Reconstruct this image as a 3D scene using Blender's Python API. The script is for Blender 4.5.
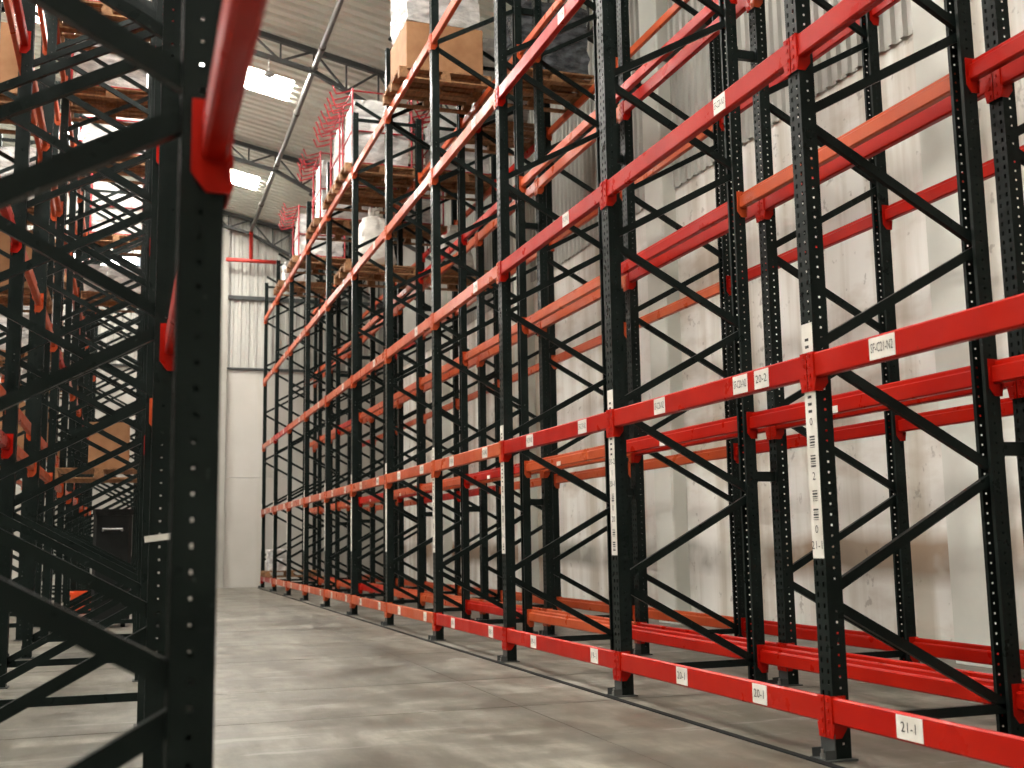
import bpy, math, random
from mathutils import Matrix, Vector
random.seed(7)
for o in list(bpy.data.objects): bpy.data.objects.remove(o)
scene = bpy.context.scene
COL = scene.collection

# ------------------------------------------------------------------ camera
CAM_H, YAW, PITCH, ROLL, FPX = 1.0235, 0.3256, 0.1379, -0.0167, 1133.8
fw = Vector((math.sin(YAW)*math.cos(PITCH), math.cos(YAW)*math.cos(PITCH), math.sin(PITCH)))
rt = Vector((math.cos(YAW), -math.sin(YAW), 0)); up = rt.cross(fw)
r2 = math.cos(ROLL)*rt + math.sin(ROLL)*up
u2 = -math.sin(ROLL)*rt + math.cos(ROLL)*up
cd = bpy.data.cameras.new('camera'); cam = bpy.data.objects.new('camera', cd); COL.objects.link(cam)
m = Matrix((r2, u2, -fw)).transposed().to_4x4(); m.translation = (0, 0, CAM_H); cam.matrix_world = m
cd.sensor_width = 36; cd.lens = FPX/1024*36; cd.clip_start = 0.02; cd.clip_end = 200
cd.dof.use_dof = True; cd.dof.focus_distance = 8.0; cd.dof.aperture_fstop = 3.2
scene.camera = cam
# ------------------------------------------------------------------ world, exposure
w = bpy.data.worlds.new('world'); scene.world = w; w.use_nodes = True
w.node_tree.nodes['Background'].inputs[0].default_value = (0.85, 0.92, 1.0, 1)
w.node_tree.nodes['Background'].inputs[1].default_value = 1.0
vs = scene.view_settings
vs.view_transform = 'Standard'; vs.look = 'None'; vs.gamma = 1.0; vs.use_curve_mapping = False
vs.exposure = 0.3
SKYLIGHT = 36.0          # glow of the translucent roof panes

# ------------------------------------------------------------------ layout (metres)
BAY, Y0 = 2.4, 2.29                       # bay pitch, frame nearest the camera
FR = [Y0 + BAY*i for i in range(-1, 12)]  # frame positions along the aisle
LEV = [0.225, 1.84, 3.455, 5.10, 6.69]
LEVB = [2.40, 4.05, 5.70, 7.10]
POST_H = 7.63
WALLX, ENDY, BACKY, LEFTX, RIDGEX = 6.5, 29.3, -6.5, -16.5, -5.0
CONC = 5.5
TRUSS_Y = [29.12, 23.9, 18.5, 13.1, 7.7, 2.3, -3.1]
def ztop(x): return 9.6 - 0.22*(abs(x-RIDGEX) + RIDGEX - 1.75)
ROOF_UP = 0.08

# ------------------------------------------------------------------ material helpers
def mat(name, col, rough=0.5, metal=0.0, spec=0.5):
    M = bpy.data.materials.new(name); M.use_nodes = True
    b = M.node_tree.nodes['Principled BSDF']
    b.inputs['Base Color'].default_value = (*col, 1); b.inputs['Roughness'].default_value = rough
    b.inputs['Metallic'].default_value = metal; b.inputs['Specular IOR Level'].default_value = spec
    return M
class N:
    def __init__(s, M): s.t = M.node_tree; s.b = s.t.nodes['Principled BSDF']
    def n(s, typ, **k):
        x = s.t.nodes.new(typ)
        for a, v in k.items(): setattr(x, a, v)
        return x
    def l(s, a, b): s.t.links.new(a, b)
    def pos(s): return s.n('ShaderNodeNewGeometry').outputs['Position']
    def obj(s): return s.n('ShaderNodeTexCoord').outputs['Object']
    def noise(s, v, scale=1, detail=4, stretch=(1, 1, 1), rough=0.55):
        mp = s.n('ShaderNodeMapping'); mp.inputs['Scale'].default_value = stretch; s.l(v, mp.inputs[0])
        x = s.n('ShaderNodeTexNoise'); x.inputs['Scale'].default_value = scale; x.inputs['Detail'].default_value = detail
        x.inputs['Roughness'].default_value = rough; s.l(mp.outputs[0], x.inputs['Vector']); return x.outputs['Fac']
    def ramp(s, f, stops):
        r = s.n('ShaderNodeValToRGB'); e = r.color_ramp.elements
        while len(e) < len(stops): e.new(0.5)
        for q, (p, c) in zip(e, stops): q.position = p; q.color = (*c, 1) if len(c) == 3 else c
        s.l(f, r.inputs[0]); return r.outputs[0]
    def mix(s, f, a, b, mode='MIX'):
        x = s.n('ShaderNodeMix', data_type='RGBA', blend_type=mode)
        for v, i in ((f, 0), (a, 6), (b, 7)):
            if isinstance(v, (int, float)): x.inputs[i].default_value = v
            elif isinstance(v, tuple): x.inputs[i].default_value = (*v, 1)
            else: s.l(v, x.inputs[i])
        return x.outputs[2]
    def math(s, op, a, b=0.0):
        x = s.n('ShaderNodeMath', operation=op)
        for v, i in ((a, 0), (b, 1)):
            if isinstance(v, (int, float)): x.inputs[i].default_value = v
            else: s.l(v, x.inputs[i])
        return x.outputs[0]
    def bump(s, f, strength=0.2, dist=0.01):
        x = s.n('ShaderNodeBump'); x.inputs['Strength'].default_value = strength; x.inputs['Distance'].default_value = dist
        s.l(f, x.inputs['Height']); s.l(x.outputs[0], s.b.inputs['Normal'])

def m_paint(name, c1, c2, rough, scale=3.0, chip=None, spec=0.5):
    M = mat(name, c1, rough, spec=spec); k = N(M); v = k.pos()
    c = k.ramp(k.noise(v, scale, 5), [(0.35, c1), (0.7, c2)])
    if chip:
        f = k.ramp(k.noise(v, 22, 4), [(0.68, (0, 0, 0)), (0.74, (1, 1, 1))])
        c = k.mix(k.math('MULTIPLY', f, 0.6), c, chip)
    k.l(c, k.b.inputs['Base Color'])
    k.l(k.ramp(k.noise(v, scale*2.3, 4), [(0.3, (rough-.08,)*3), (0.7, (rough+.15,)*3)]), k.b.inputs['Roughness'])
    return M
M_POST = m_paint('post_green_black', (0.005, 0.0085, 0.0075), (0.010, 0.0150, 0.0135), 0.32, 4, (0.05, 0.06, 0.055), 0.11)
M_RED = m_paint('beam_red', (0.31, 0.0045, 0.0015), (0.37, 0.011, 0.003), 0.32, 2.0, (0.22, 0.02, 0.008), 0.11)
M_RED2 = m_paint('beam_orange_red', (0.38, 0.052, 0.013), (0.44, 0.085, 0.026), 0.32, 2.0, (0.27, 0.05, 0.02), 0.2)  # red beams with the orange cast of distant haze and light in the colour
M_REDG = m_paint('goods_red', (0.30, 0.006, 0.012), (0.36, 0.012, 0.018), 0.4)
M_PIPER = mat('pipe_red', (0.45, 0.03, 0.02), 0.4)
M_STEEL = m_paint('truss_dark', (0.030, 0.034, 0.033), (0.05, 0.055, 0.052), 0.55)
M_GALV = mat('pipe_dark_steel', (0.13, 0.12, 0.105), 0.28, 0.7)
M_TAG = m_paint('label_white', (0.72, 0.70, 0.64), (0.60, 0.57, 0.50), 0.5, 9)
M_INK = mat('label_ink', (0.02, 0.02, 0.02), 0.6)
M_BLACK = mat('strip_wheel_black', (0.005, 0.006, 0.006), 0.7, 0.0, 0.1)
M_BOLT = mat('bolt_steel', (0.35, 0.34, 0.32), 0.35, 0.9)
M_DARKJ = mat('joint_filler', (0.10, 0.095, 0.085), 0.9)
M_DARKW = m_paint('dark_goods', (0.006, 0.007, 0.007), (0.012, 0.013, 0.013), 0.4, 2, spec=0.2)
M_ORANGE = mat('orange_plastic', (0.85, 0.10, 0.02), 0.4)
M_GREYM = mat('grey_metal', (0.45, 0.45, 0.43), 0.4, 0.5)

def m_wood():
    M = mat('pallet_wood', (0.4, 0.22, 0.1), 0.75); k = N(M); v = k.obj()
    c = k.ramp(k.noise(v, 3, 6, (9, 1, 9)), [(0.3, (0.15, 0.068, 0.026)), (0.7, (0.36, 0.185, 0.078))])
    k.l(c, k.b.inputs['Base Color']); return M
M_WOOD = m_wood()
def m_card():
    M = mat('cardboard', (0.45, 0.24, 0.11), 0.8); k = N(M); v = k.pos()
    k.l(k.ramp(k.noise(v, 6, 4), [(0.3, (0.26, 0.125, 0.052)), (0.7, (0.34, 0.175, 0.08))]), k.b.inputs['Base Color']); return M
M_CARD = m_card()
def m_wrap(name, a, b, rough=0.22):
    M = mat(name, a, rough); k = N(M); v = k.pos()
    n = k.noise(v, 5, 6, (1, 1, 2.4)); k.l(k.ramp(n, [(0.35, a), (0.65, b)]), k.b.inputs['Base Color'])
    k.bump(n, 0.9, 0.06); return M
M_WRAP = m_wrap('stretch_wrap_white', (0.36, 0.36, 0.35), (0.66, 0.65, 0.62))
M_WRAPD = m_wrap('stretch_wrap_dark', (0.02, 0.024, 0.028), (0.10, 0.11, 0.12))
M_SACK = m_wrap('woven_sack_white', (0.55, 0.53, 0.48), (0.74, 0.71, 0.65), 0.6)

def m_concrete_wall():
    M = mat('wall_concrete', (0.6, 0.57, 0.52), 0.75); k = N(M); v = k.pos()
    base = k.ramp(k.noise(v, 0.45, 5), [(0.3, (0.77, 0.765, 0.715)), (0.7, (0.89, 0.885, 0.84))])
    streak = k.ramp(k.noise(v, 1.0, 5, (2.6, 2.6, 0.16)), [(0.44, (1, 1, 1)), (0.64, (0.60, 0.55, 0.47))])
    c = k.mix(0.8, base, streak, 'MULTIPLY')
    blot = k.ramp(k.noise(v, 0.9, 5, (0.6, 0.6, 1.6)), [(0.52, (0, 0, 0)), (0.66, (1, 1, 1))])
    c = k.mix(k.math('MULTIPLY', blot, 0.55), c, (0.40, 0.31, 0.215))
    # tide-mark of rust and dirt that runs along the foot of the wall
    sx = k.n('ShaderNodeSeparateXYZ'); k.l(v, sx.inputs[0])
    wob = k.math('MULTIPLY', k.math('SUBTRACT', k.noise(v, 0.7, 3), 0.5), 0.25)
    z = k.math('ADD', sx.outputs[2], wob)
    d = k.math('ABSOLUTE', k.math('SUBTRACT', z, 0.82))
    band = k.ramp(d, [(0.10, (1, 1, 1)), (0.26, (0, 0, 0))])
    band = k.math('MULTIPLY', band, k.ramp(k.noise(v, 0.8, 4), [(0.34, (0.15,)*3), (0.54, (0.95,)*3)]))
    c = k.mix(band, c, k.ramp(k.noise(v, 0.25, 2), [(0.42, (0.30, 0.195, 0.115)), (0.6, (0.27, 0.265, 0.225))]))
    sp = k.ramp(k.noise(v, 7, 3), [(0.64, (0, 0, 0)), (0.70, (1, 1, 1))])
    c = k.mix(k.math('MULTIPLY', sp, 0.4), c, (0.14, 0.11, 0.08))
    k.l(c, k.b.inputs['Base Color']); k.bump(k.noise(v, 14, 5), 0.15, 0.01); return M
M_CONC = m_concrete_wall()
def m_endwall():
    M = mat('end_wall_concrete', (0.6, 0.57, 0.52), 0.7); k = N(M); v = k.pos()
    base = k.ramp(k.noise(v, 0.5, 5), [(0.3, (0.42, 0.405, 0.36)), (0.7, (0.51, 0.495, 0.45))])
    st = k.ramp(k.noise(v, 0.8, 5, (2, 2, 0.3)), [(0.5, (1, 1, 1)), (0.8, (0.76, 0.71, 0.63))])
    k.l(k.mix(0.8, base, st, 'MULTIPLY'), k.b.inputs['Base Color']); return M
M_ENDC = m_endwall()
M_COLUMN = m_paint('column_grey_green', (0.62, 0.635, 0.575), (0.74, 0.75, 0.69), 0.7, 1.2)
M_ENDCOL = m_paint('end_column_grey', (0.30, 0.295, 0.26), (0.38, 0.37, 0.33), 0.7, 1.2)
def m_floor():
    M = mat('floor_concrete', (0.2, 0.19, 0.16), 0.4); k = N(M); v = k.pos()
    base = k.ramp(k.noise(v, 0.7, 8, (1, 1, 1), 0.68), [(0.38, (0.100, 0.093, 0.073)), (0.5, (0.158, 0.148, 0.120)), (0.62, (0.215, 0.203, 0.168))])
    fine = k.ramp(k.noise(v, 4.0, 8, (1.8, 0.7, 1), 0.72), [(0.40, (0.66, 0.65, 0.62)), (0.60, (1.18, 1.18, 1.18))])
    c = k.mix(0.9, base, fine, 'MULTIPLY')
    tyre = k.ramp(k.noise(v, 1.0, 8, (3.6, 0.28, 1), 0.62), [(0.47, (1, 1, 1)), (0.60, (0.60, 0.58, 0.53))])
    c = k.mix(0.8, c, tyre, 'MULTIPLY')
    damp = k.ramp(k.noise(v, 0.6, 8, (0.9, 1.2, 1), 0.64), [(0.545, (0, 0, 0)), (0.56, (1, 1, 1))])
    c = k.mix(k.math('MULTIPLY', damp, 0.6), c, (0.078, 0.072, 0.055))
    cross = k.ramp(k.noise(v, 1.0, 8, (0.20, 2.4, 1), 0.64), [(0.52, (0, 0, 0)), (0.60, (1, 1, 1))])
    c = k.mix(k.math('MULTIPLY', cross, 0.55), c, (0.085, 0.078, 0.060))
    pale = k.ramp(k.noise(v, 2.0, 7, (0.35, 1.7, 1), 0.62), [(0.60, (0, 0, 0)), (0.63, (1, 1, 1))])
    c = k.mix(k.math('MULTIPLY', pale, 0.45), c, (0.29, 0.28, 0.245))
    # oily dirt that has gathered along the joints between the slabs
    sx = k.n('ShaderNodeSeparateXYZ'); k.l(v, sx.inputs[0])
    wob = k.math('MULTIPLY', k.math('SUBTRACT', k.noise(v, 2.5, 6), 0.5), 0.5)
    for ch, at, wd in ((0, 2.33, .16), (1, 6.93, .14), (1, 8.36, .10), (1, 10.55, .12), (1, 14.3, .12)):
        d = k.math('ABSOLUTE', k.math('SUBTRACT', k.math('ADD', sx.outputs[ch], wob), at))
        f = k.ramp(d, [(wd*.35, (1, 1, 1)), (wd, (0, 0, 0))])
        f = k.math('MULTIPLY', f, k.ramp(k.noise(v, 0.9, 5), [(0.42, (0.1,)*3), (0.58, (0.75,)*3)]))
        c = k.mix(f, c, (0.070, 0.064, 0.050))
    k.l(c, k.b.inputs['Base Color'])
    k.l(k.ramp(k.noise(v, 1.4, 6), [(0.3, (0.30,)*3), (0.7, (0.55,)*3)]), k.b.inputs['Roughness'])
    k.bump(k.noise(v, 9, 6), 0.08, 0.01); return M
M_FLOOR = m_floor()
def m_sheet(name, a, b):
    M = mat(name, a, 0.5, 0.25); k = N(M); v = k.pos()
    k.l(k.ramp(k.noise(v, 0.8, 5, (1.5, 1.5, 0.5)), [(0.3, a), (0.7, b)]), k.b.inputs['Base Color']); return M
M_SHEET = m_sheet('wall_sheet_metal', (0.37, 0.365, 0.33), (0.48, 0.475, 0.435))
M_ROOF = m_sheet('roof_sheet_metal', (0.57, 0.60, 0.535), (0.68, 0.71, 0.635))
def m_emit(name, col, s):
    M = mat(name, (0.8, 0.8, 0.8), 0.5); b = M.node_tree.nodes['Principled BSDF']
    b.inputs['Emission Color'].default_value = (*col, 1); b.inputs['Emission Strength'].default_value = s; return M
M_SKY = m_emit('translucent_pane', (1.0, 0.955, 0.885), SKYLIGHT)

# ------------------------------------------------------------------ mesh helpers
class MB:
    def __init__(s): s.v = []; s.f = []; s.m = []; s.cur = 0
    def add(s, vs_, fs):
        o = len(s.v); s.v += [tuple(q) for q in vs_]; s.f += [tuple(i+o for i in f) for f in fs]; s.m += [s.cur]*len(fs); return s
    def box(s, x0, x1, y0, y1, z0, z1):
        return s.add([(x0,y0,z0),(x1,y0,z0),(x1,y1,z0),(x0,y1,z0),(x0,y0,z1),(x1,y0,z1),(x1,y1,z1),(x0,y1,z1)],
                     [(0,3,2,1),(4,5,6,7),(0,1,5,4),(1,2,6,5),(2,3,7,6),(3,0,4,7)])
    def prism(s, prof, a, b, axis='y'):
        """closed profile of 2D points swept along an axis from a to b"""
        n = len(prof)
        if axis == 'y': P = lambda q, t: (q[0], t, q[1])
        elif axis == 'x': P = lambda q, t: (t, q[0], q[1])
        else: P = lambda q, t: (q[0], q[1], t)
        vs_ = [P(q, a) for q in prof] + [P(q, b) for q in prof]
        fs = [(i, (i+1) % n, n+(i+1) % n, n+i) for i in range(n)] + [tuple(reversed(range(n))), tuple(range(n, 2*n))]
        return s.add(vs_, fs)
    def tube(s, pts, r, n=6, cap=True):
        pts = [Vector(p) for p in pts]; rings = []
        for i, p in enumerate(pts):
            d = (pts[min(i+1, len(pts)-1)] - pts[max(i-1, 0)]).normalized()
            a = d.cross(Vector((0, 0, 1)) if abs(d.z) < 0.9 else Vector((1, 0, 0))).normalized(); b = d.cross(a)
            rings.append([p + r*(math.cos(2*math.pi*j/n)*a + math.sin(2*math.pi*j/n)*b) for j in range(n)])
        vs_ = [q for R in rings for q in R]; fs = []
        for i in range(len(pts)-1):
            for j in range(n): fs.append((i*n+j, i*n+(j+1) % n, (i+1)*n+(j+1) % n, (i+1)*n+j))
        if cap: fs += [tuple(reversed(range(n))), tuple(range((len(pts)-1)*n, len(pts)*n))]
        return s.add(vs_, fs)
    def mesh(s, name, *mats, smooth=False):
        me = bpy.data.meshes.new(name); me.from_pydata(s.v, [], s.f)
        for q in mats: me.materials.append(q)
        me.polygons.foreach_set('material_index', s.m)
        if smooth: me.polygons.foreach_set('use_smooth', [True]*len(s.f))
        me.update(); return me
def ob(name, me, parent=None, loc=(0, 0, 0), rot=(0, 0, 0), scale=(1, 1, 1)):
    o = bpy.data.objects.new(name, me); COL.objects.link(o); o.parent = parent
    o.location = loc; o.rotation_euler = rot; o.scale = scale; return o
def tag(o, label, cat=None, group=None, kind=None):
    o['label'] = label
    if cat: o['category'] = cat
    if group: o['group'] = group
    if kind: o['kind'] = kind
    return o
def thing(name, label, cat, loc=(0, 0, 0), group=None, rotz=0, kind=None):
    return tag(ob(name, None, None, loc, (0, 0, rotz)), label, cat, group, kind)
def ordinal(i): return ['first', 'second', 'third', 'fourth', 'fifth', 'sixth', 'seventh', 'eighth', 'ninth', 'tenth', 'eleventh', 'twelfth'][i]

# ================================================================== FLOOR
floor = tag(ob('floor', MB().box(LEFTX, WALLX+.2, BACKY, ENDY+.2, -0.2, -0.012).mesh('floor_bed', M_DARKJ)), 'worn grey concrete warehouse floor with joints', 'floor', kind='structure')
xs = [LEFTX, -12.0, -8.0, -4.2, -1.0, 2.36, 4.30, WALLX]
ys = [BACKY, -2.5, 0.6, 3.6, 6.93, 8.36, 10.55, 12.26, 14.3, 18.4, 22.4, 26.0, ENDY]
for i in range(len(xs)-1):
    for j in range(len(ys)-1):
        sub = MB().box(xs[i]+.002, xs[i+1]-.002, ys[j]+.005, ys[j+1]-.005, -0.05, 0.0)
        ob('floor_slab', sub.mesh('floor_slab', M_FLOOR), floor)

# ================================================================== WALLS
def corr_mesh(width, L, depth, ribs, name, m_, thick=0.004):
    """trapezoidal sheet: ribs repeat along x (0..width), sheet runs along z (0..L), ribs rise to +y"""
    p = width/ribs; prof = []
    for k in range(ribs):
        x = k*p
        prof += [(x, 0), (x+p*.50, 0), (x+p*.60, depth), (x+p*.90, depth)]
    prof.append((width, 0))
    n = len(prof); mb = MB()
    vs_ = [(a, b, 0) for a, b in prof] + [(a, b, L) for a, b in prof] + [(a, b+thick, 0) for a, b in prof] + [(a, b+thick, L) for a, b in prof]
    fs = []
    for i in range(n-1):
        fs += [(i, i+1, n+i+1, n+i), (2*n+i+1, 2*n+i, 3*n+i, 3*n+i+1), (i+1, i, 2*n+i, 2*n+i+1), (n+i, n+i+1, 3*n+i+1, 3*n+i)]
    fs += [(0, n, 3*n, 2*n), (2*n-1, n-1, 3*n-1, 4*n-1)]
    return mb.add(vs_, fs).mesh(name, m_)

# right wall
wr = tag(ob('wall_right', None), 'stained concrete panel wall with ribbed metal cladding above, behind the racks', 'wall', kind='structure')
COLY = [y for y in TRUSS_Y]
ed = [ENDY] + COLY[1:] + [BACKY]
for a, b in zip(ed[:-1], ed[1:]):
    for z0, z1 in ((0, 2.72), (2.72, CONC)):
        ob('concrete_panel', MB().box(WALLX, WALLX+.16, b+.006, a-.006, z0+(.006 if z0 else 0), z1-.004).mesh('concrete_panel', M_CONC), wr)
sh = corr_mesh(1.0, ztop(WALLX)+.2-CONC+.06, 0.04, 6, 'metal_sheet', M_SHEET)
y = ENDY
while y > BACKY+.01:
    # sheet hangs in front of the top of the concrete, ribs facing out into the room
    o = ob('metal_sheet', sh, wr, (WALLX-.012, y, CONC-.06), (0, 0, -math.pi/2)); y -= 1.0
    o.scale = (1, -1, 1)
ob('outer_lining', MB().box(WALLX+.06, WALLX+.16, BACKY, ENDY, CONC, ztop(WALLX)+.25).mesh('outer_lining', M_SHEET), wr)
for z in (7.2,):
    ob('girt', MB().prism([(WALLX-.115, z-.05), (WALLX-.055, z-.05), (WALLX-.055, z+.05), (WALLX-.115, z+.05)], BACKY, ENDY-.02).mesh('girt', M_STEEL), wr)
# end wall
we = tag(ob('wall_end', None), 'pale concrete panel end wall with ribbed metal cladding above', 'wall', kind='structure')
exs = [WALLX, 2.25, -2.0, -6.2, -10.4, LEFTX]
for a, b in zip(exs[:-1], exs[1:]):
    for z0, z1 in ((0, 2.72), (2.72, CONC)):
        ob('concrete_panel', MB().box(b+.006, a-.006, ENDY, ENDY+.16, z0+(.006 if z0 else 0), z1-.004).mesh('concrete_panel', M_ENDC), we)
x = WALLX; k = 0
while x > LEFTX+.01:
    W = 1.0; h = max(ztop(x), ztop(x-W))+.12-CONC
    seg = [(0, h)]
    if -1.6 < x-.5 < 0.2: seg = [(0, 2.0), (2.75, h)]       # glazed strip between
    for z0, z1 in seg:
        ob('metal_sheet', corr_mesh(W, z1-z0, 0.04, 5, 'metal_sheet', M_SHEET), we, (x, ENDY+.05, CONC+z0), (0, 0, math.pi))
    x -= W
for z in (CONC+.0, 7.34):
    ob('girt', MB().box(LEFTX, WALLX, ENDY-.06, ENDY+.0, z-(.03 if z < 6 else .05), z+(.02 if z < 6 else .05)).mesh('girt', M_STEEL), we)
wn = tag(ob('window_1', None), 'bright translucent strip window high in the end wall behind the left racks', 'window', kind='structure')
for i in range(2):
    ob('pane', MB().box(-.5-i-.5, .5-i-.5, ENDY+.02, ENDY+.05, CONC+2.0, CONC+2.75).mesh('pane', M_SKY), wn)
# unseen walls that close the hall
wl = tag(ob('wall_left', MB().box(LEFTX-.16, LEFTX, BACKY, ENDY, 0, ztop(LEFTX)+.25).mesh('wall_left', M_ENDC)), 'pale wall on the far left side of the hall', 'wall', kind='structure')
wb = tag(ob('wall_back', MB().prism([(LEFTX, 0), (WALLX, 0), (WALLX, ztop(WALLX)+.2), (RIDGEX, ztop(RIDGEX)+.2), (LEFTX, ztop(LEFTX)+.2)], BACKY-.16, BACKY).mesh('wall_back', M_ENDC)), 'pale wall at the near end behind the viewer', 'wall', kind='structure')

# columns along the right wall, and one on the end wall
def column(x0, x1, y0, y1, z1, label, cm=M_COLUMN):
    c = thing('column', label, 'column', ((x0+x1)/2, (y0+y1)/2, 0), kind='structure')
    hx, hy = (x1-x0)/2, (y1-y0)/2; b = 0.02
    pr = [(-hx+b, -hy), (hx, -hy), (hx, hy), (-hx+b, hy), (-hx, hy-b), (-hx, -hy+b)]
    ob('shaft', MB().prism(pr, 0, z1, 'z').mesh('shaft', cm), c)
    if cm is M_ENDCOL: ob('plinth', MB().box(-hx-.03, hx, -hy-.03, hy+.03, 0, .35).mesh('plinth', cm), c)
    return c
for i, yy in enumerate(TRUSS_Y):
    if i == 0: continue
    column(WALLX-.2, WALLX-.001, yy-.5, yy, ztop(WALLX)-.02, 'grey-green concrete column on the right wall, ' + ['', 'farthest from the viewer', 'next to the farthest', 'third from the end wall', 'nearest one in view, behind the closest racks', 'just outside the right edge', 'beside the viewer'][i])
column(2.02, 2.24, ENDY-.14, ENDY-.001, 9.4, 'pale column on the end wall beside the aisle', M_ENDCOL)

# ================================================================== ROOF
roof = tag(ob('ceiling', None), 'underside of the ribbed metal roof with translucent strips', 'roof', kind='structure')
SKY = [25.9, 20.1, 14.7, 9.3, 3.9, -1.5]
SW = 1.0
SX0, SX1 = -2.4, 2.66
ang = math.atan(0.22)
def slope_len(xa, xb): return abs(xb-xa)/math.cos(ang)
_cache = {}
def roof_piece(name, xa, xb, y0, wdt, m_, parent, n):
    """piece of roof sheet from xa (high) to xb (low), starting at y0"""
    L = slope_len(xa, xb); key = (round(L, 3), round(wdt, 3), m_.name)
    if key not in _cache: _cache[key] = corr_mesh(wdt, L, 0.05, 4, name, m_)
    o = ob(name, _cache[key], parent)
    right = xb > xa
    d = Vector((math.cos(ang)*(1 if right else -1), 0, -math.sin(ang)))   # down-slope = local z
    yv = Vector((0, 1, 0))
    nrm = Vector((math.sin(ang)*(1 if right else -1), 0, math.cos(ang)))
    X = yv; Z = d; Yv = nrm
    o.matrix_local = Matrix(((X.x, Yv.x, Z.x, xa), (X.y, Yv.y, Z.y, y0), (X.z, Yv.z, Z.z, ztop(xa)+ROOF_UP), (0, 0, 0, 1)))
    return o
edges = []
cur = BACKY
for s0 in sorted(SKY):
    nn = max(1, round((s0-cur)/1.0))
    for i in range(nn): edges.append((cur+(s0-cur)*i/nn, (s0-cur)/nn, False))
    edges.append((s0, SW, True)); cur = s0+SW
nn = round((ENDY+.1-cur)/1.0)
for i in range(nn): edges.append((cur+(ENDY+.1-cur)*i/nn, (ENDY+.1-cur)/nn, False))
nwin = 2
for y0, wd, sky in edges:
    for side in (1, -1):
        mx = lambda x: x if side == 1 else 2*RIDGEX-x
        E_ = WALLX+.2
        if not sky: roof_piece('roof_sheet', RIDGEX if side == 1 else RIDGEX, mx(E_), y0, wd, M_ROOF, roof, 0)
        else:
            roof_piece('roof_sheet', RIDGEX, mx(SX0), y0, wd, M_ROOF, roof, 0)
            roof_piece('roof_sheet', mx(SX1), mx(E_), y0, wd, M_ROOF, roof, 0)
            wdw = tag(ob('window_%d' % nwin, None), 'glowing white translucent roof strip, %s from the end wall on the %s slope' % (ordinal(sorted(SKY, reverse=True).index(y0)), 'right' if side == 1 else 'left'), 'skylight', kind='structure'); nwin += 1
            roof_piece('pane', mx(SX0), mx(SX1), y0, wd, M_SKY, wdw, 0)

# trusses
def beam_between(p, q, wv, wh):
    """square bar between two points of a truss (in the xz plane), centred on y=0"""
    p, q = Vector((p[0], 0, p[1])), Vector((q[0], 0, q[1])); d = (q-p); L = d.length; d.normalize(); n = Vector((-d.z, 0, d.x))
    vs_ = []
    for t in (p, q):
        for sy, sn in ((-1, -1), (1, -1), (1, 1), (-1, 1)): vs_.append(t + Vector((0, sy*wv/2, 0)) + n*sn*wh/2)
    return MB().add(vs_, [(0,1,2,3),(7,6,5,4),(0,4,5,1),(1,5,6,2),(2,6,7,3),(3,7,4,0)])
def zbot(x):
    t = abs(x-RIDGEX)+RIDGEX
    return ztop(x)-.36 if t < 2.75 else (ztop(2.75)-.36) - .5*(t-2.75)
tparts = []
for s in (1, -1):
    mx = lambda x: x if s == 1 else 2*RIDGEX-x
    tparts.append(('top_chord', beam_between((RIDGEX, ztop(RIDGEX)), (mx(6.28), ztop(6.28)), .08, .09)))
    tparts.append(('bottom_chord', beam_between((RIDGEX, zbot(RIDGEX)), (mx(2.75), zbot(2.75)), .08, .07)))
    tparts.append(('bottom_chord', beam_between((mx(2.75), zbot(2.75)), (mx(6.28), zbot(6.28)), .08, .07)))
    x = 6.28-.15; i = 0; st = .56
    while x > RIDGEX+.3:
        tparts.append(('web_post', beam_between((mx(x), zbot(x)), (mx(x), ztop(x)), .03, .03)))
        x2 = x-st
        if x2 > RIDGEX+.3:
            tparts.append(('web_diagonal', beam_between((mx(x), zbot(x) if i % 2 else ztop(x)), (mx(x2), ztop(x2) if i % 2 else zbot(x2)), .035, .035)))
        x = x2; i += 1
tmesh = [(n, b.mesh(n, M_STEEL)) for n, b in tparts]
for i, yy in enumerate(TRUSS_Y):
    t = thing('roof_truss', 'dark steel lattice roof truss, ' + ['against the end wall', 'second from the end wall, crossed by the pipe', 'third from the end wall with the hanging lamp', 'fourth from the end wall', 'fifth from the end wall', 'sixth from the end wall', 'behind the viewer'][i], 'truss', (0, yy, 0), 'roof trusses', kind='structure')
    for n, me in tmesh: ob(n, me, t)

# sprinkler pipe under the trusses
pp = thing('sprinkler_pipe', 'long steel pipe hung under the roof trusses above the aisle, red at its end', 'pipe', (2.77, 0, 9.05))
ob('main_pipe', MB().tube([(0, BACKY+.2, 0), (0, 28.9, 0)], .05, 10).mesh('main_pipe', M_GALV, smooth=True), pp)
cpl = MB().tube([(0, -.06, 0), (0, .06, 0)], .062, 10).mesh('coupling', M_GALV, smooth=True)
for yy in range(-4, 28, 3): ob('coupling', cpl, pp, (0, yy+.6, 0))
hg = MB().box(-.012, .012, -.015, .015, .04, .32).box(-.07, .07, -.02, .02, .03, .055).mesh('hanger', M_STEEL)
for yy in TRUSS_Y[1:]: ob('hanger', hg, pp, (0, yy, -.02))
ob('drop_pipe', MB().tube([(0, 28.8, 0), (0, 28.95, -.03), (0, 28.95, -.8)], .05, 10).mesh('drop_pipe', M_PIPER, smooth=True), pp)
ob('cross_pipe', MB().tube([(-.62, 28.95, -.8), (.75, 28.95, -.8)], .05, 10).mesh('cross_pipe', M_PIPER, smooth=True), pp)
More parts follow.
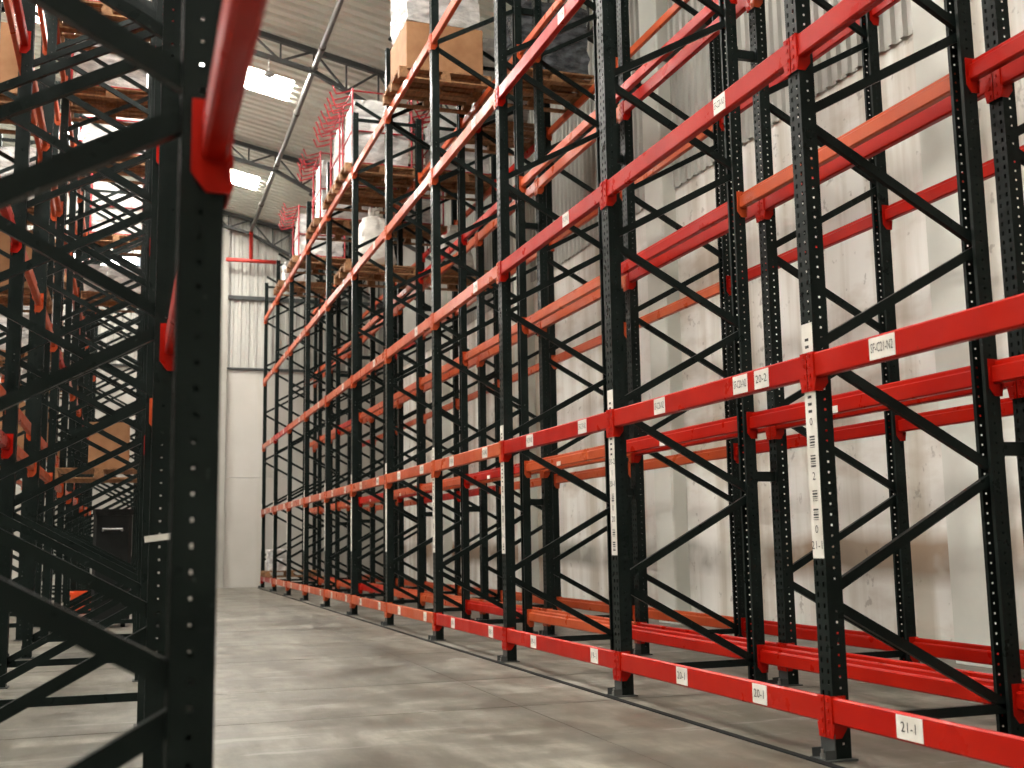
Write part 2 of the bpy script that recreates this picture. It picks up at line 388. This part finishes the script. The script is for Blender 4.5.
# hanging lamp
lp = thing('pendant_lamp', 'small pendant lamp hanging on a thin rod below the roof truss', 'lamp', (2.02, 18.5, 8.86))
ob('rod', MB().tube([(0, 0, .03), (0, 0, .46)], .008, 6).mesh('rod', M_GREYM), lp)
lat = MB(); pr = [(.02, .06), (.05, .05), (.095, .01), (.1, 0), (.03, -.015)]
vs_ = []; n = 14
for r_, z_ in pr:
    for j in range(n): vs_.append((r_*math.cos(2*math.pi*j/n), r_*math.sin(2*math.pi*j/n), z_))
fs = [(i*n+j, i*n+(j+1) % n, (i+1)*n+(j+1) % n, (i+1)*n+j) for i in range(len(pr)-1) for j in range(n)] + [tuple(range(n)), tuple(reversed(range((len(pr)-1)*n, len(pr)*n)))]
ob('shade', lat.add(vs_, fs).mesh('shade', M_GREYM, smooth=True), lp)

# ================================================================== RACKS
PW, PD = 0.10, 0.085        # post face (along the aisle), post depth
def perf_strip(mb, org, U, V, width, length, cols, hw, hh, pitch, off):
    """sheet with punched holes: U across, V up"""
    org, U, V = Vector(org), Vector(U), Vector(V)
    def quad(u0, u1, v0, v1):
        mb.add([org+U*u0+V*v0, org+U*u1+V*v0, org+U*u1+V*v1, org+U*u0+V*v1], [(0, 1, 2, 3)])
    v = 0.0; c = off
    while c + hh < length:
        quad(0, width, v, c-hh)
        u = 0.0
        for uc in cols: quad(u, uc-hw, c-hh, c+hh); u = uc+hw
        quad(u, width, c-hh, c+hh)
        v = c+hh; c += pitch
    quad(0, width, v, length)
def post_mesh(H):
    """channel with its punched face towards -x, open towards +x, centred on the origin"""
    mb = MB(); hy, hx = PW/2, PD/2
    perf_strip(mb, (-hx, -hy, 0), (0, 1, 0), (0, 0, 1), PW, H, (.026, .074), .007, .011, .05, .05)
    perf_strip(mb, (-hx, -hy, 0), (1, 0, 0), (0, 0, 1), PD, H, (.045,), .0050, .0050, .05, .075)
    perf_strip(mb, (-hx, hy, 0), (1, 0, 0), (0, 0, 1), PD, H, (.045,), .0050, .0050, .05, .075)
    for sy in (-1, 1):
        y0, y1 = sorted((sy*hy, sy*(hy-.022)))
        mb.box(hx-.003, hx, y0, y1, 0, H)
    return mb.mesh('post', M_POST)
ME_POST = post_mesh(POST_H)
ft = MB().box(-.10, .06, -.075, .075, 0, .008)
ft.box(-.10, -.0435, -.056, -.051, .008, .05).box(-.10, -.0435, .051, .056, .008, .05).box(-.049, -.0435, -.056, .056, .008, .12)
ft.cur = 1; ft.tube([(-.08, 0, .008), (-.08, 0, .03)], .012, 6).tube([(-.08, 0, .03), (-.08, 0, .05)], .007, 6)
ME_FOOT = ft.mesh('foot_plate', M_STEEL, M_BOLT)
FD = 1.0
def brace_mesh(dx, dz):
    """channel brace rising from (0,0) to (dx,dz) with bolt heads"""
    L = math.hypot(dx, dz); a = math.atan2(dz, dx); mb = MB()
    h, d, t = .024, .016, .004
    prof = [(-d, -h), (d, -h), (d, -h+t), (-d+t, -h+t), (-d+t, h-t), (d, h-t), (d, h), (-d, h)]
    n = len(prof); vs_ = [(0-.0, q[0], q[1]) for q in prof] + [(L, q[0], q[1]) for q in prof]
    fs = [(i, (i+1) % n, n+(i+1) % n, n+i) for i in range(n)]
    mb.add(vs_, fs)
    mb.cur = 1
    mb.tube([(.0, -d-.006, 0), (.0, -d+.002, 0)], .011, 6).tube([(L, -d-.006, 0), (L, -d+.002, 0)], .011, 6)
    ca, sa = math.cos(a), math.sin(a)
    mb.v = [(x_*ca - z_*sa, y_, x_*sa + z_*ca) for x_, y_, z_ in mb.v]
    return mb.mesh('brace', M_POST, M_BOLT)
RISE = 0.546
ME_BUP = brace_mesh(FD, RISE); ME_BDN = brace_mesh(FD, -RISE); ME_BH = brace_mesh(FD, 0)

LB = BAY - PW - .002
c_ = .008
pr = [(-.025, -.06+c_), (-.025+c_, -.06), (.025-c_, -.06), (.025, -.06+c_), (.025, .03-c_), (.025-c_, .03), (.004, .03), (.002, .032), (.002, .06-c_), (.002-c_, .06), (-.025+c_, .06), (-.025, .06-c_)]
# beam: outer face towards -x, step towards +x
ME_BEAM = MB().prism(pr, -LB/2, LB/2).mesh('beam', M_RED)
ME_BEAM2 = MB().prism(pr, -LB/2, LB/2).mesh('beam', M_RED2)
def conn_mesh(s, m_):
    """end connector: angle that clasps the side of the post and half of its face; s=+1 sits at the +y end of the beam"""
    e = s*LB/2; mb = MB()
    xf_ = -.0285                              # just in front of the post face
    def bx(x0, x1, ya, yb, z0, z1):
        y0, y1 = sorted((ya, yb)); mb.box(x0, x1, y0, y1, z0, z1)
    side = [(xf_, .065), (.045, .065), (.045, -.085), (.015, -.125), (xf_, -.125)]
    y0, y1 = sorted((e-s*.004, e+s*.0005)); mb.prism(side, y0, y1, 'y')
    pts = [(e-s*.004, .065), (e+s*.0465, .065), (e+s*.0465, -.125), (e-s*.004, -.125)]
    if s < 0: pts = pts[::-1]
    mb.prism(pts, xf_-.005, xf_, 'x')
    for zz in (.045, .0, -.05, -.10): bx(xf_-.010, xf_-.005, e+s*.018, e+s*.034, zz-.009, zz+.009)
    q = [(e-s*.004, -.06), (e-s*.018, -.06), (e-s*.004, -.125)]
    if s > 0: q = q[::-1]
    mb.prism(q, xf_-.003, xf_+.002, 'x')
    return mb.mesh('connector', m_)
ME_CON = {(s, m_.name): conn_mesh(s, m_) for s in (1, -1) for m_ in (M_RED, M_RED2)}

def text_geo(txt, size):
    cu = bpy.data.curves.new('t', 'FONT'); cu.body = txt; cu.size = size; cu.align_x = 'CENTER'; cu.align_y = 'CENTER'; cu.resolution_u = 2
    o = bpy.data.objects.new('t', cu); me = bpy.data.meshes.new_from_object(o)
    v = [tuple(q.co) for q in me.vertices]; f = [tuple(q.vertices) for q in me.polygons]
    bpy.data.objects.remove(o); bpy.data.meshes.remove(me); bpy.data.curves.remove(cu); return v, f
_tags = {}
def tag_mesh(txt, wdt, hgt, narrow):
    """printed plate facing -x (text runs towards -y for a reader in the aisle)"""
    k = (txt, wdt, hgt)
    if k in _tags: return _tags[k]
    mb = MB(); mb.box(-.002, 0, -wdt/2, wdt/2, -hgt/2, hgt/2); mb.cur = 1
    v, f = text_geo(txt, hgt*.62)
    wx = max(q[0] for q in v)-min(q[0] for q in v); s = min(narrow, wdt*.86/wx)
    mb.add([(-.0035, -q[0]*s, q[1]) for q in v], f)
    _tags[k] = mb.mesh('location_tag', M_TAG, M_INK); return _tags[k]
def strip_mesh(n, top):
    """tall white sticker down a post face with rows of printed bars and figures"""
    rnd = random.Random(n); mb = MB(); mb.box(-.002, 0, -.045, .045, 0, top)
    mb.cur = 1
    z = .03
    while z < top-.08:
        if z < .55*top:
            kind = rnd.random()
            if kind < .45:
                v, f = text_geo(rnd.choice([str(n), '2', '0', '1', '%d-2' % n, '%d-1' % n]), .055)
                mb.add([(-.0033, -q[0], q[1]+z+.03) for q in v], f); z += .075
            else:
                zz = z
                for _ in range(5):
                    hh = rnd.choice([.003, .006, .009]); mb.add([(-.0033, .020, zz), (-.0033, -.022, zz), (-.0033, -.022, zz+hh), (-.0033, .020, zz+hh)], [(0, 1, 2, 3)]); zz += hh+.006
                z = zz+.03
        else:
            mb.add([(-.0033, .018, z), (-.0033, -.014, z), (-.0033, -.014, z+.014), (-.0033, .018, z+.014)], [(0, 1, 2, 3)]); z += .035
    return mb.mesh('label_strip', M_TAG, M_INK)

ME_STK = MB().box(0, .0015, -.055, .055, -.022, .022).mesh('sticker', M_TAG)
def rack(label, xf, xr, levels, facing, frames, first_node=.74, tags=False, strips=False, seed=0, l0=True):
    """one row of pallet rack; facing=-1: its front looks towards -x"""
    R_ = thing('pallet_rack', label, 'rack', (xf, frames[0], 0))
    ox, oy = xf, frames[0]
    rnd = random.Random(seed)
    s = 1 if facing < 0 else -1          # +1: depth runs to +x
    for i, fy in enumerate(frames):
        for px, front in ((xf, True), (xr, False)):
            face = -s if front else s
            rz = 0 if face < 0 else math.pi
            p_ = ob('post', ME_POST, R_, (px-ox, fy-oy, 0), (0, 0, rz))
            ob('foot_plate', ME_FOOT, p_)
            if facing > 0 and front and i == 2 and l0 and not strips and seed == 8:
                ob('paper_tag', MB().box(-.05, .05, .0505, .0525, -.012, .012).mesh('paper_tag', M_TAG), p_, (.01, 0, 1.06), (0, .12, 0))
            if strips and front and i >= 1:
                hgt = 1.13 if i == 2 else 1.12
                ob('label_strip', strip_mesh(23-i, hgt), p_, (-PD/2-.0015, 0, .92))
        # bracing
        ax = xf + s*.0; y_ = fy-oy
        d = abs(xr-xf)/FD
        sc = (s*d, 1, 1)
        ob('horizontal_brace', ME_BH, R_, (0, y_, .17), (0, 0, 0), sc)
        ob('horizontal_brace', ME_BH, R_, (0, y_, POST_H-.10), (0, 0, 0), sc)
        z = first_node; k = 0
        while True:
            if z-.022-RISE > .1: ob('brace', ME_BDN, R_, (0, y_, z-.022), (0, 0, 0), sc)
            if z+.022+RISE > POST_H-.15: break
            ob('brace', ME_BUP, R_, (0, y_, z+.022), (0, 0, 0), sc)
            z += 1.18
    for i in range(len(frames)-1):
        yc = (frames[i]+frames[i+1])/2 - oy
        for li, z in enumerate(levels):
            for px, front in ((xf, True), (xr, False)):
                face = -s if front else s
                m_ = M_RED2 if (rnd.random() < (.92 if frames[i] > 8.5 else .06)) else M_RED  # far bays mostly take the haze-tinted red
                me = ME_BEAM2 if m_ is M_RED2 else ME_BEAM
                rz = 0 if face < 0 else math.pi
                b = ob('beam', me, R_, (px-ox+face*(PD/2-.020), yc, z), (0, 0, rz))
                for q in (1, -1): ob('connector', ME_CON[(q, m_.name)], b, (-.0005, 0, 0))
                if tags and not front and li == 1: ob('sticker', ME_STK, b, (.0255, LB*(.5-.56), -.036))
                if tags and front:
                    n = 22-i
                    if li == 0:
                        spots = [(.15, '%d-1' % n, .13), (.70, '%d-1' % n, .13)]
                        if i == 1: spots = [(.761, '21-1', .17)]
                        if i == 2: spots = [(.235, '20-1', .14), (.615, '20-1', .14)]
                    elif li == 1:
                        spots = [(.20, 'SF-C%d-N2' % n, .16), (.70, 'SF-C%d-N2' % n, .16)]
                        if i == 1: spots = [(.772, 'SF-C21-N2', .18)]
                        if i == 2: spots = [(.165, '20-2', .14), (.26, 'SF-C20-N2', .15), (.69, 'SF-C20-N2', .15)]
                    elif i >= 1: spots = [(.30, 'SF-C%d-N%d' % (n, li+1), .13)]
                    else: spots = []
                    for fr, tx, wd in spots:
                        ob('location_tag', tag_mesh(tx, wd, .098, 1.0), b, (-.0252, -LB/2+fr*LB, 0))
    return R_
R1 = rack('nearest row of tall black racking with white-tagged red beams along the aisle', 3.147, 4.147, LEV, -1, FR, tags=True, strips=True, seed=3)
R2 = rack('second row of tall black racking with red beams, standing against the stained wall', 4.40, 5.40, LEV, -1, FR, seed=5)
R3 = rack('row of black racking on the left side of the aisle, with the blurred close post', 0.118, -0.882, LEV[1:], 1, FR, seed=8)
R4 = rack('row of black racking farthest left, behind the first left row', -1.14, -2.14, LEVB, 1, FR[2:], seed=9)
# spacers that tie the two back-to-back rows (belong to the second row)
sp = MB().box(-.161, -.005, -.02, .02, -.035, .035).box(-.166, -.161, -.045, .045, -.045, .045).box(-.006, -.001, -.045, .045, -.045, .045).mesh('row_spacer', M_POST)
for i, fy in enumerate(FR):
    for z in (1.45, 4.6, 7.2): ob('row_spacer', sp, R2, (-PD/2, fy-FR[0], z))
# flat black strips standing in for the shadow lines under the beams
def shade_strip(x, label):
    g = tag(ob('shadow_strip', MB().prism([(x-.022, 0), (x+.022, 0), (x+.022, .005), (x+.018, .007), (x-.018, .007), (x-.022, .005)], FR[0], FR[12]-.1).mesh('shadow_strip', M_BLACK)), label, 'shadow_line')
shade_strip(3.022, 'thin black floor strip standing in for the shadow line along the front rack posts')
shade_strip(4.275, 'thin black floor strip standing in for the shadow line between the two rack rows')

# ================================================================== GOODS
PLX, PLY, PLH = 1.2, 1.0, 0.14
ME_DECK = MB().box(-PLX/2, PLX/2, -.047, .047, 0, .02).mesh('deck_board', M_WOOD)
ME_STR = MB().box(-.045, .045, -PLY/2, PLY/2, 0, .02).mesh('stringer_board', M_WOOD)
ME_BLK = MB().box(-.06, .06, -.05, .05, 0, .08).mesh('block', M_WOOD)
def pallet(x, y, z, label, rz=0, group='wooden pallets on the racks'):
    p_ = thing('pallet', label, 'pallet', (x, y, z), group, rz)
    for yy in (-.45, 0, .45):
        ob('bottom_board', ME_DECK, p_, (0, yy, 0))
        for xx in (-.54, 0, .54): ob('block', ME_BLK, p_, (xx, yy, .02))
    for xx in (-.55, 0, .55): ob('stringer_board', ME_STR, p_, (xx, 0, .10))
    for k in range(7): ob('deck_board', ME_DECK, p_, (0, -.45+.15*k, .12))
    return p_
def lumpy(sx, sy, sz, seed, amp=.02, n=7, round_=.06, taper=0.0):
    """rounded box skin with creases, base at z=0"""
    rnd = random.Random(seed); mb = MB(); grid = {}
    def pt(a, b, c):
        k = (a, b, c)
        if k in grid: return grid[k]
        u, v, w_ = (a/n*2-1), (b/n*2-1), c/n
        q = Vector((u, v, w_*2-1)); L = max(abs(q.x), abs(q.y), abs(q.z)); sp_ = q.normalized()*L
        q = q.lerp(sp_, round_*2)
        f = 1-taper*w_
        p_ = ((q.x*sx/2*f)+rnd.uniform(-amp, amp), (q.y*sy/2*f)+rnd.uniform(-amp, amp), (q.z+1)/2*sz+(rnd.uniform(-amp, amp) if c > 0 else 0))
        grid[k] = len(mb.v); mb.v.append(p_); return grid[k]
    def q4(*k): mb.f.append(tuple(pt(*x) for x in k)); mb.m.append(0)
    for i in range(n):
        for j in range(n):
            q4((i, j, 0), (i, j+1, 0), (i+1, j+1, 0), (i+1, j, 0)); q4((i, j, n), (i+1, j, n), (i+1, j+1, n), (i, j+1, n))
            q4((i, 0, j), (i+1, 0, j), (i+1, 0, j+1), (i, 0, j+1)); q4((i, n, j), (i, n, j+1), (i+1, n, j+1), (i+1, n, j))
            q4((0, i, j), (0, i, j+1), (0, i+1, j+1), (0, i+1, j)); q4((n, i, j), (n, i+1, j), (n, i+1, j+1), (n, i, j+1))
    return mb
def hook_mesh(s):
    return MB().tube([(0, 0, 0), (s*.12, 0, -.05), (s*.25, 0, -.09), (s*.31, 0, .04)], .015, 5).mesh('hook', M_REDG)
ME_HOOK = {s: hook_mesh(s) for s in (1, -1)}
def red_stands(x, y, z, h, label, seed, side=-1):
    """stack of red tubular stands in white stretch wrap; hooks stick out on the aisle side"""
    t = thing('wrapped_stand_stack', label, 'stand stack', (x, y, z), 'wrapped red stands on pallets')
    wr_ = ob('wrap', lumpy(.92, .84, h, seed, .018).mesh('wrap', M_WRAP), t)
    for sx in (-1, 1):
        for sy in (-1, 1):
            ob('frame_post', MB().tube([(sx*.475, sy*.43, 0), (sx*.475, sy*.43, h+.14)], .018, 6).mesh('frame_post', M_REDG), t)
    for zz in (.03, h*.5, h+.10):
        for sx in (-1, 1): ob('frame_rail', MB().tube([(sx*.475, -.43, zz), (sx*.475, .43, zz)], .013, 5).mesh('frame_rail', M_REDG), t)
        for sy in (-1, 1): ob('frame_rail', MB().tube([(-.475, sy*.43, zz), (.475, sy*.43, zz)], .013, 5).mesh('frame_rail', M_REDG), t)
    for k in range(4):
        for zz in (h+.12, h-.10): ob('hook', ME_HOOK[side], t, (side*.475, -.40+.26*k, zz))
    return t
def carton(x, y, z, sx, sy, sz, label, rz=0, name='carton'):
    t = thing(name, label, 'box', (x, y, z), rotz=rz)
    b = .006
    pr_ = [(-sx/2+b, -sy/2), (sx/2-b, -sy/2), (sx/2, -sy/2+b), (sx/2, sy/2-b), (sx/2-b, sy/2), (-sx/2+b, sy/2), (-sx/2, sy/2-b), (-sx/2, -sy/2+b)]
    ob('body', MB().prism(pr_, 0, sz-.004, 'z').mesh('body', M_CARD), t)
    for s in (-1, 1):
        y0, y1 = sorted((s*.003, s*(sy/2-.002))); ob('flap', MB().box(-sx/2+.002, sx/2-.002, y0, y1, sz-.004, sz).mesh('flap', M_CARD), t)
    return t
def wrapped(x, y, z, sx, sy, sz, label, m_=M_WRAP, seed=1, name='wrapped_load', taper=0, rd=.06, amp=.02, cat='wrapped load'):
    t = thing(name, label, cat, (x, y, z))
    ob('wrap', lumpy(sx, sy, sz, seed, amp, 8, rd, taper).mesh('wrap', m_, smooth=name == 'sack'), t)
    if name == 'sack':
        ob('tied_neck', lumpy(sx*.22, sy*.22, .16, seed+1, .01, 4, .1).mesh('tied_neck', m_), t, (0, 0, sz-.03))
    return t
T4 = LEV[4]+.061; T3 = LEV[3]+.061; T1 = LEV[1]+.061
XA = 3.62
# front row, top level
pallet(XA, 13.6, T4, 'wooden pallet under the brown carton on the top beams of the aisle-side row')
carton(XA, 13.6, T4+.141, 1.0, .92, .62, 'large brown carton with white wrap on it, top level of the right racks')
wrapped(XA-.02, 13.6, T4+.765, .98, .92, .85, 'white stretch-wrapped load stacked on the large brown carton', seed=4)
for k, (yy, h) in enumerate(((17.35, 1.1), (18.5, 1.12), (20.5, 1.15), (23.3, .95))):
    o_ = ['nearest', 'second', 'third', 'fourth'][k]
    pallet(XA, yy, T4, 'wooden pallet under the %s white-wrapped red stands on the right top level' % o_)
    red_stands(XA, yy, T4+.141, h, '%s white-wrapped stack of red metal stands on top of the right racks' % o_, 20+k)
pallet(XA, 25.6, T4, 'wooden pallet under the small white bundle, top level by the end wall')
wrapped(3.40, 25.4, T4+.141, .5, .6, .45, 'small white plastic-wrapped bundle on the top beams near the end wall', seed=9)
# front row, third level: sack on a pallet
pallet(XA, 17.35, T3, 'wooden pallet carrying the tall white sack one level below the top')
wrapped(XA-.05, 17.35, T3+.14, .72, .75, .9, 'tall white woven sack tied at its neck in the aisle-side right rack', M_SACK, 12, 'sack', .45, .22, .02, 'sack')
pallet(XA, 27.5, LEV[0]+.061, 'wooden pallet on the lowest beams at the end-wall corner')
wrapped(3.35, 27.4, LEV[0]+.202, .5, .6, .5, 'small pale wrapped box low in the rack by the end wall', seed=90)
# rear row, top level
XB = 4.96
pallet(XB, 13.2, T4, 'wooden pallet under the dark wrapped load, top level of the wall-side row')
wrapped(XB, 13.2, T4+.141, .95, .9, .95, 'dark grey stretch-wrapped load on a pallet high against the wall', M_WRAPD, 31)
pallet(XB, 15.0, T4, 'wooden pallet under the tall white wrapped bale, wall-side row')
wrapped(XB-.1, 15.0, T4+.141, .9, .85, 1.3, 'tall white wrapped bale high in the wall-side row', M_WRAP, 33, rd=.16)
for k, yy in enumerate((17.35, 20.4)):
    pallet(XB, yy, T4, 'wooden pallet under the %s red stands high in the wall-side row' % ['nearer', 'farther'][k])
    red_stands(XB, yy, T4+.141, 1.05, '%s white-wrapped red metal stands high in the wall-side row' % ['nearer', 'farther'][k], 40+k)
pallet(XB, 17.3, T3, 'wooden pallet under the short white sack in the wall-side row')
wrapped(XB-.1, 17.3, T3+.141, .7, .7, .7, 'short white woven sack in the wall-side row', M_SACK, 14, 'sack', .4, .22, .02, 'sack')
# left row
XL = -0.38
for k, (yy, h) in enumerate(((12.9, 1.0), (15.3, 1.0), (17.9, 1.1), (22.6, 1.1))):
    o_ = ['nearest', 'second', 'third', 'farthest'][k]
    pallet(XL, yy, T4, 'wooden pallet under the %s red stands on the left racks' % o_)
    red_stands(XL, yy, T4+.141, h, '%s white-wrapped stack of red metal stands on the left racks' % o_, 60+k, 1)
pallet(XL, 20.4, T3, 'wooden pallet under the low white wrapped load in the left racks')
wrapped(XL, 20.4, T3+.141, .95, .85, .5, 'low white wrapped load on the left racks below the top', M_WRAP, 70)
pallet(XL, 15.9, T1, 'wooden pallet under the tall brown carton in the left racks')
carton(-.27, 15.8, T1+.141, .5, .55, .60, 'brown carton standing in the left racks behind the crossed braces')
# black cabinet-like machine and orange crate on the floor in the left racks
bk = thing('waste_bin', 'tall black bin on the floor inside the left racks, under the brown carton', 'bin', (-.2, 16.1, 0))
bp = [(-.20, -.26), (.20, -.26), (.24, -.22), (.24, .22), (.20, .26), (-.20, .26), (-.24, .22), (-.24, -.22)]
ob('body', MB().prism(bp, .05, 1.45, 'z').mesh('body', M_DARKW), bk)
ob('lid', MB().prism([(a*1.06, b_*1.06) for a, b_ in bp], 1.45, 1.53, 'z').mesh('lid', M_DARKW), bk)
ob('handle', MB().tube([(-.12, -.28, 1.25), (-.12, -.34, 1.27), (.12, -.34, 1.27), (.12, -.28, 1.25)], .014, 6).mesh('handle', M_GREYM), bk)
wh = MB().tube([(0, -.03, 0), (0, .03, 0)], .05, 10).mesh('wheel', M_BLACK)
for sx in (-1, 1):
    for sy in (-1, 1): ob('wheel', wh, bk, (sx*.16, sy*.18, .05), (0, 0, math.pi/2))
oc = thing('plastic_crate', 'bright orange plastic crate on the floor in the left racks', 'crate', (-.62, 19.7, 0))
cm_ = MB(); cm_.box(-.22, .22, -.3, .3, 0, .02)
for a in ((-.22, -.2, -.3, .3), (.2, .22, -.3, .3), (-.2, .2, -.3, -.28), (-.2, .2, .28, .3)): cm_.box(a[0], a[1], a[2], a[3], .02, .34)
ob('tub', cm_.mesh('tub', M_ORANGE), oc)
for s in (-1, 1):
    x0, x1 = sorted((s*.22, s*.25)); ob('rim', MB().box(x0, x1, -.33, .33, .30, .34).mesh('rim', M_ORANGE), oc)
# far left row
XM = -1.64
for k, (yy, z, s_) in enumerate(((13.2, LEVB[2], .8), (15.4, LEVB[1], .7), (19.9, LEVB[0], .75), (22.4, LEVB[2], .8))):
    o_ = ['nearest', 'second', 'third', 'farthest'][k]
    pallet(XM, yy, z+.061, 'wooden pallet under the %s brown carton in the farthest left row' % o_)
    carton(XM, yy, z+.202, .9, .85, s_, '%s brown carton in the farthest left row of racks' % o_)
for k, (yy, z) in enumerate(((17.6, LEVB[2]), (20.4, LEVB[1]), (24.5, LEVB[1]))):
    o_ = ['nearest', 'middle', 'farthest'][k]
    pallet(XM, yy, z+.061, 'wooden pallet under the %s pale wrapped load in the farthest left row' % o_)
    wrapped(XM, yy, z+.202, .95, .85, .9, '%s pale wrapped load in the farthest left row' % o_, M_WRAP, 80+k)
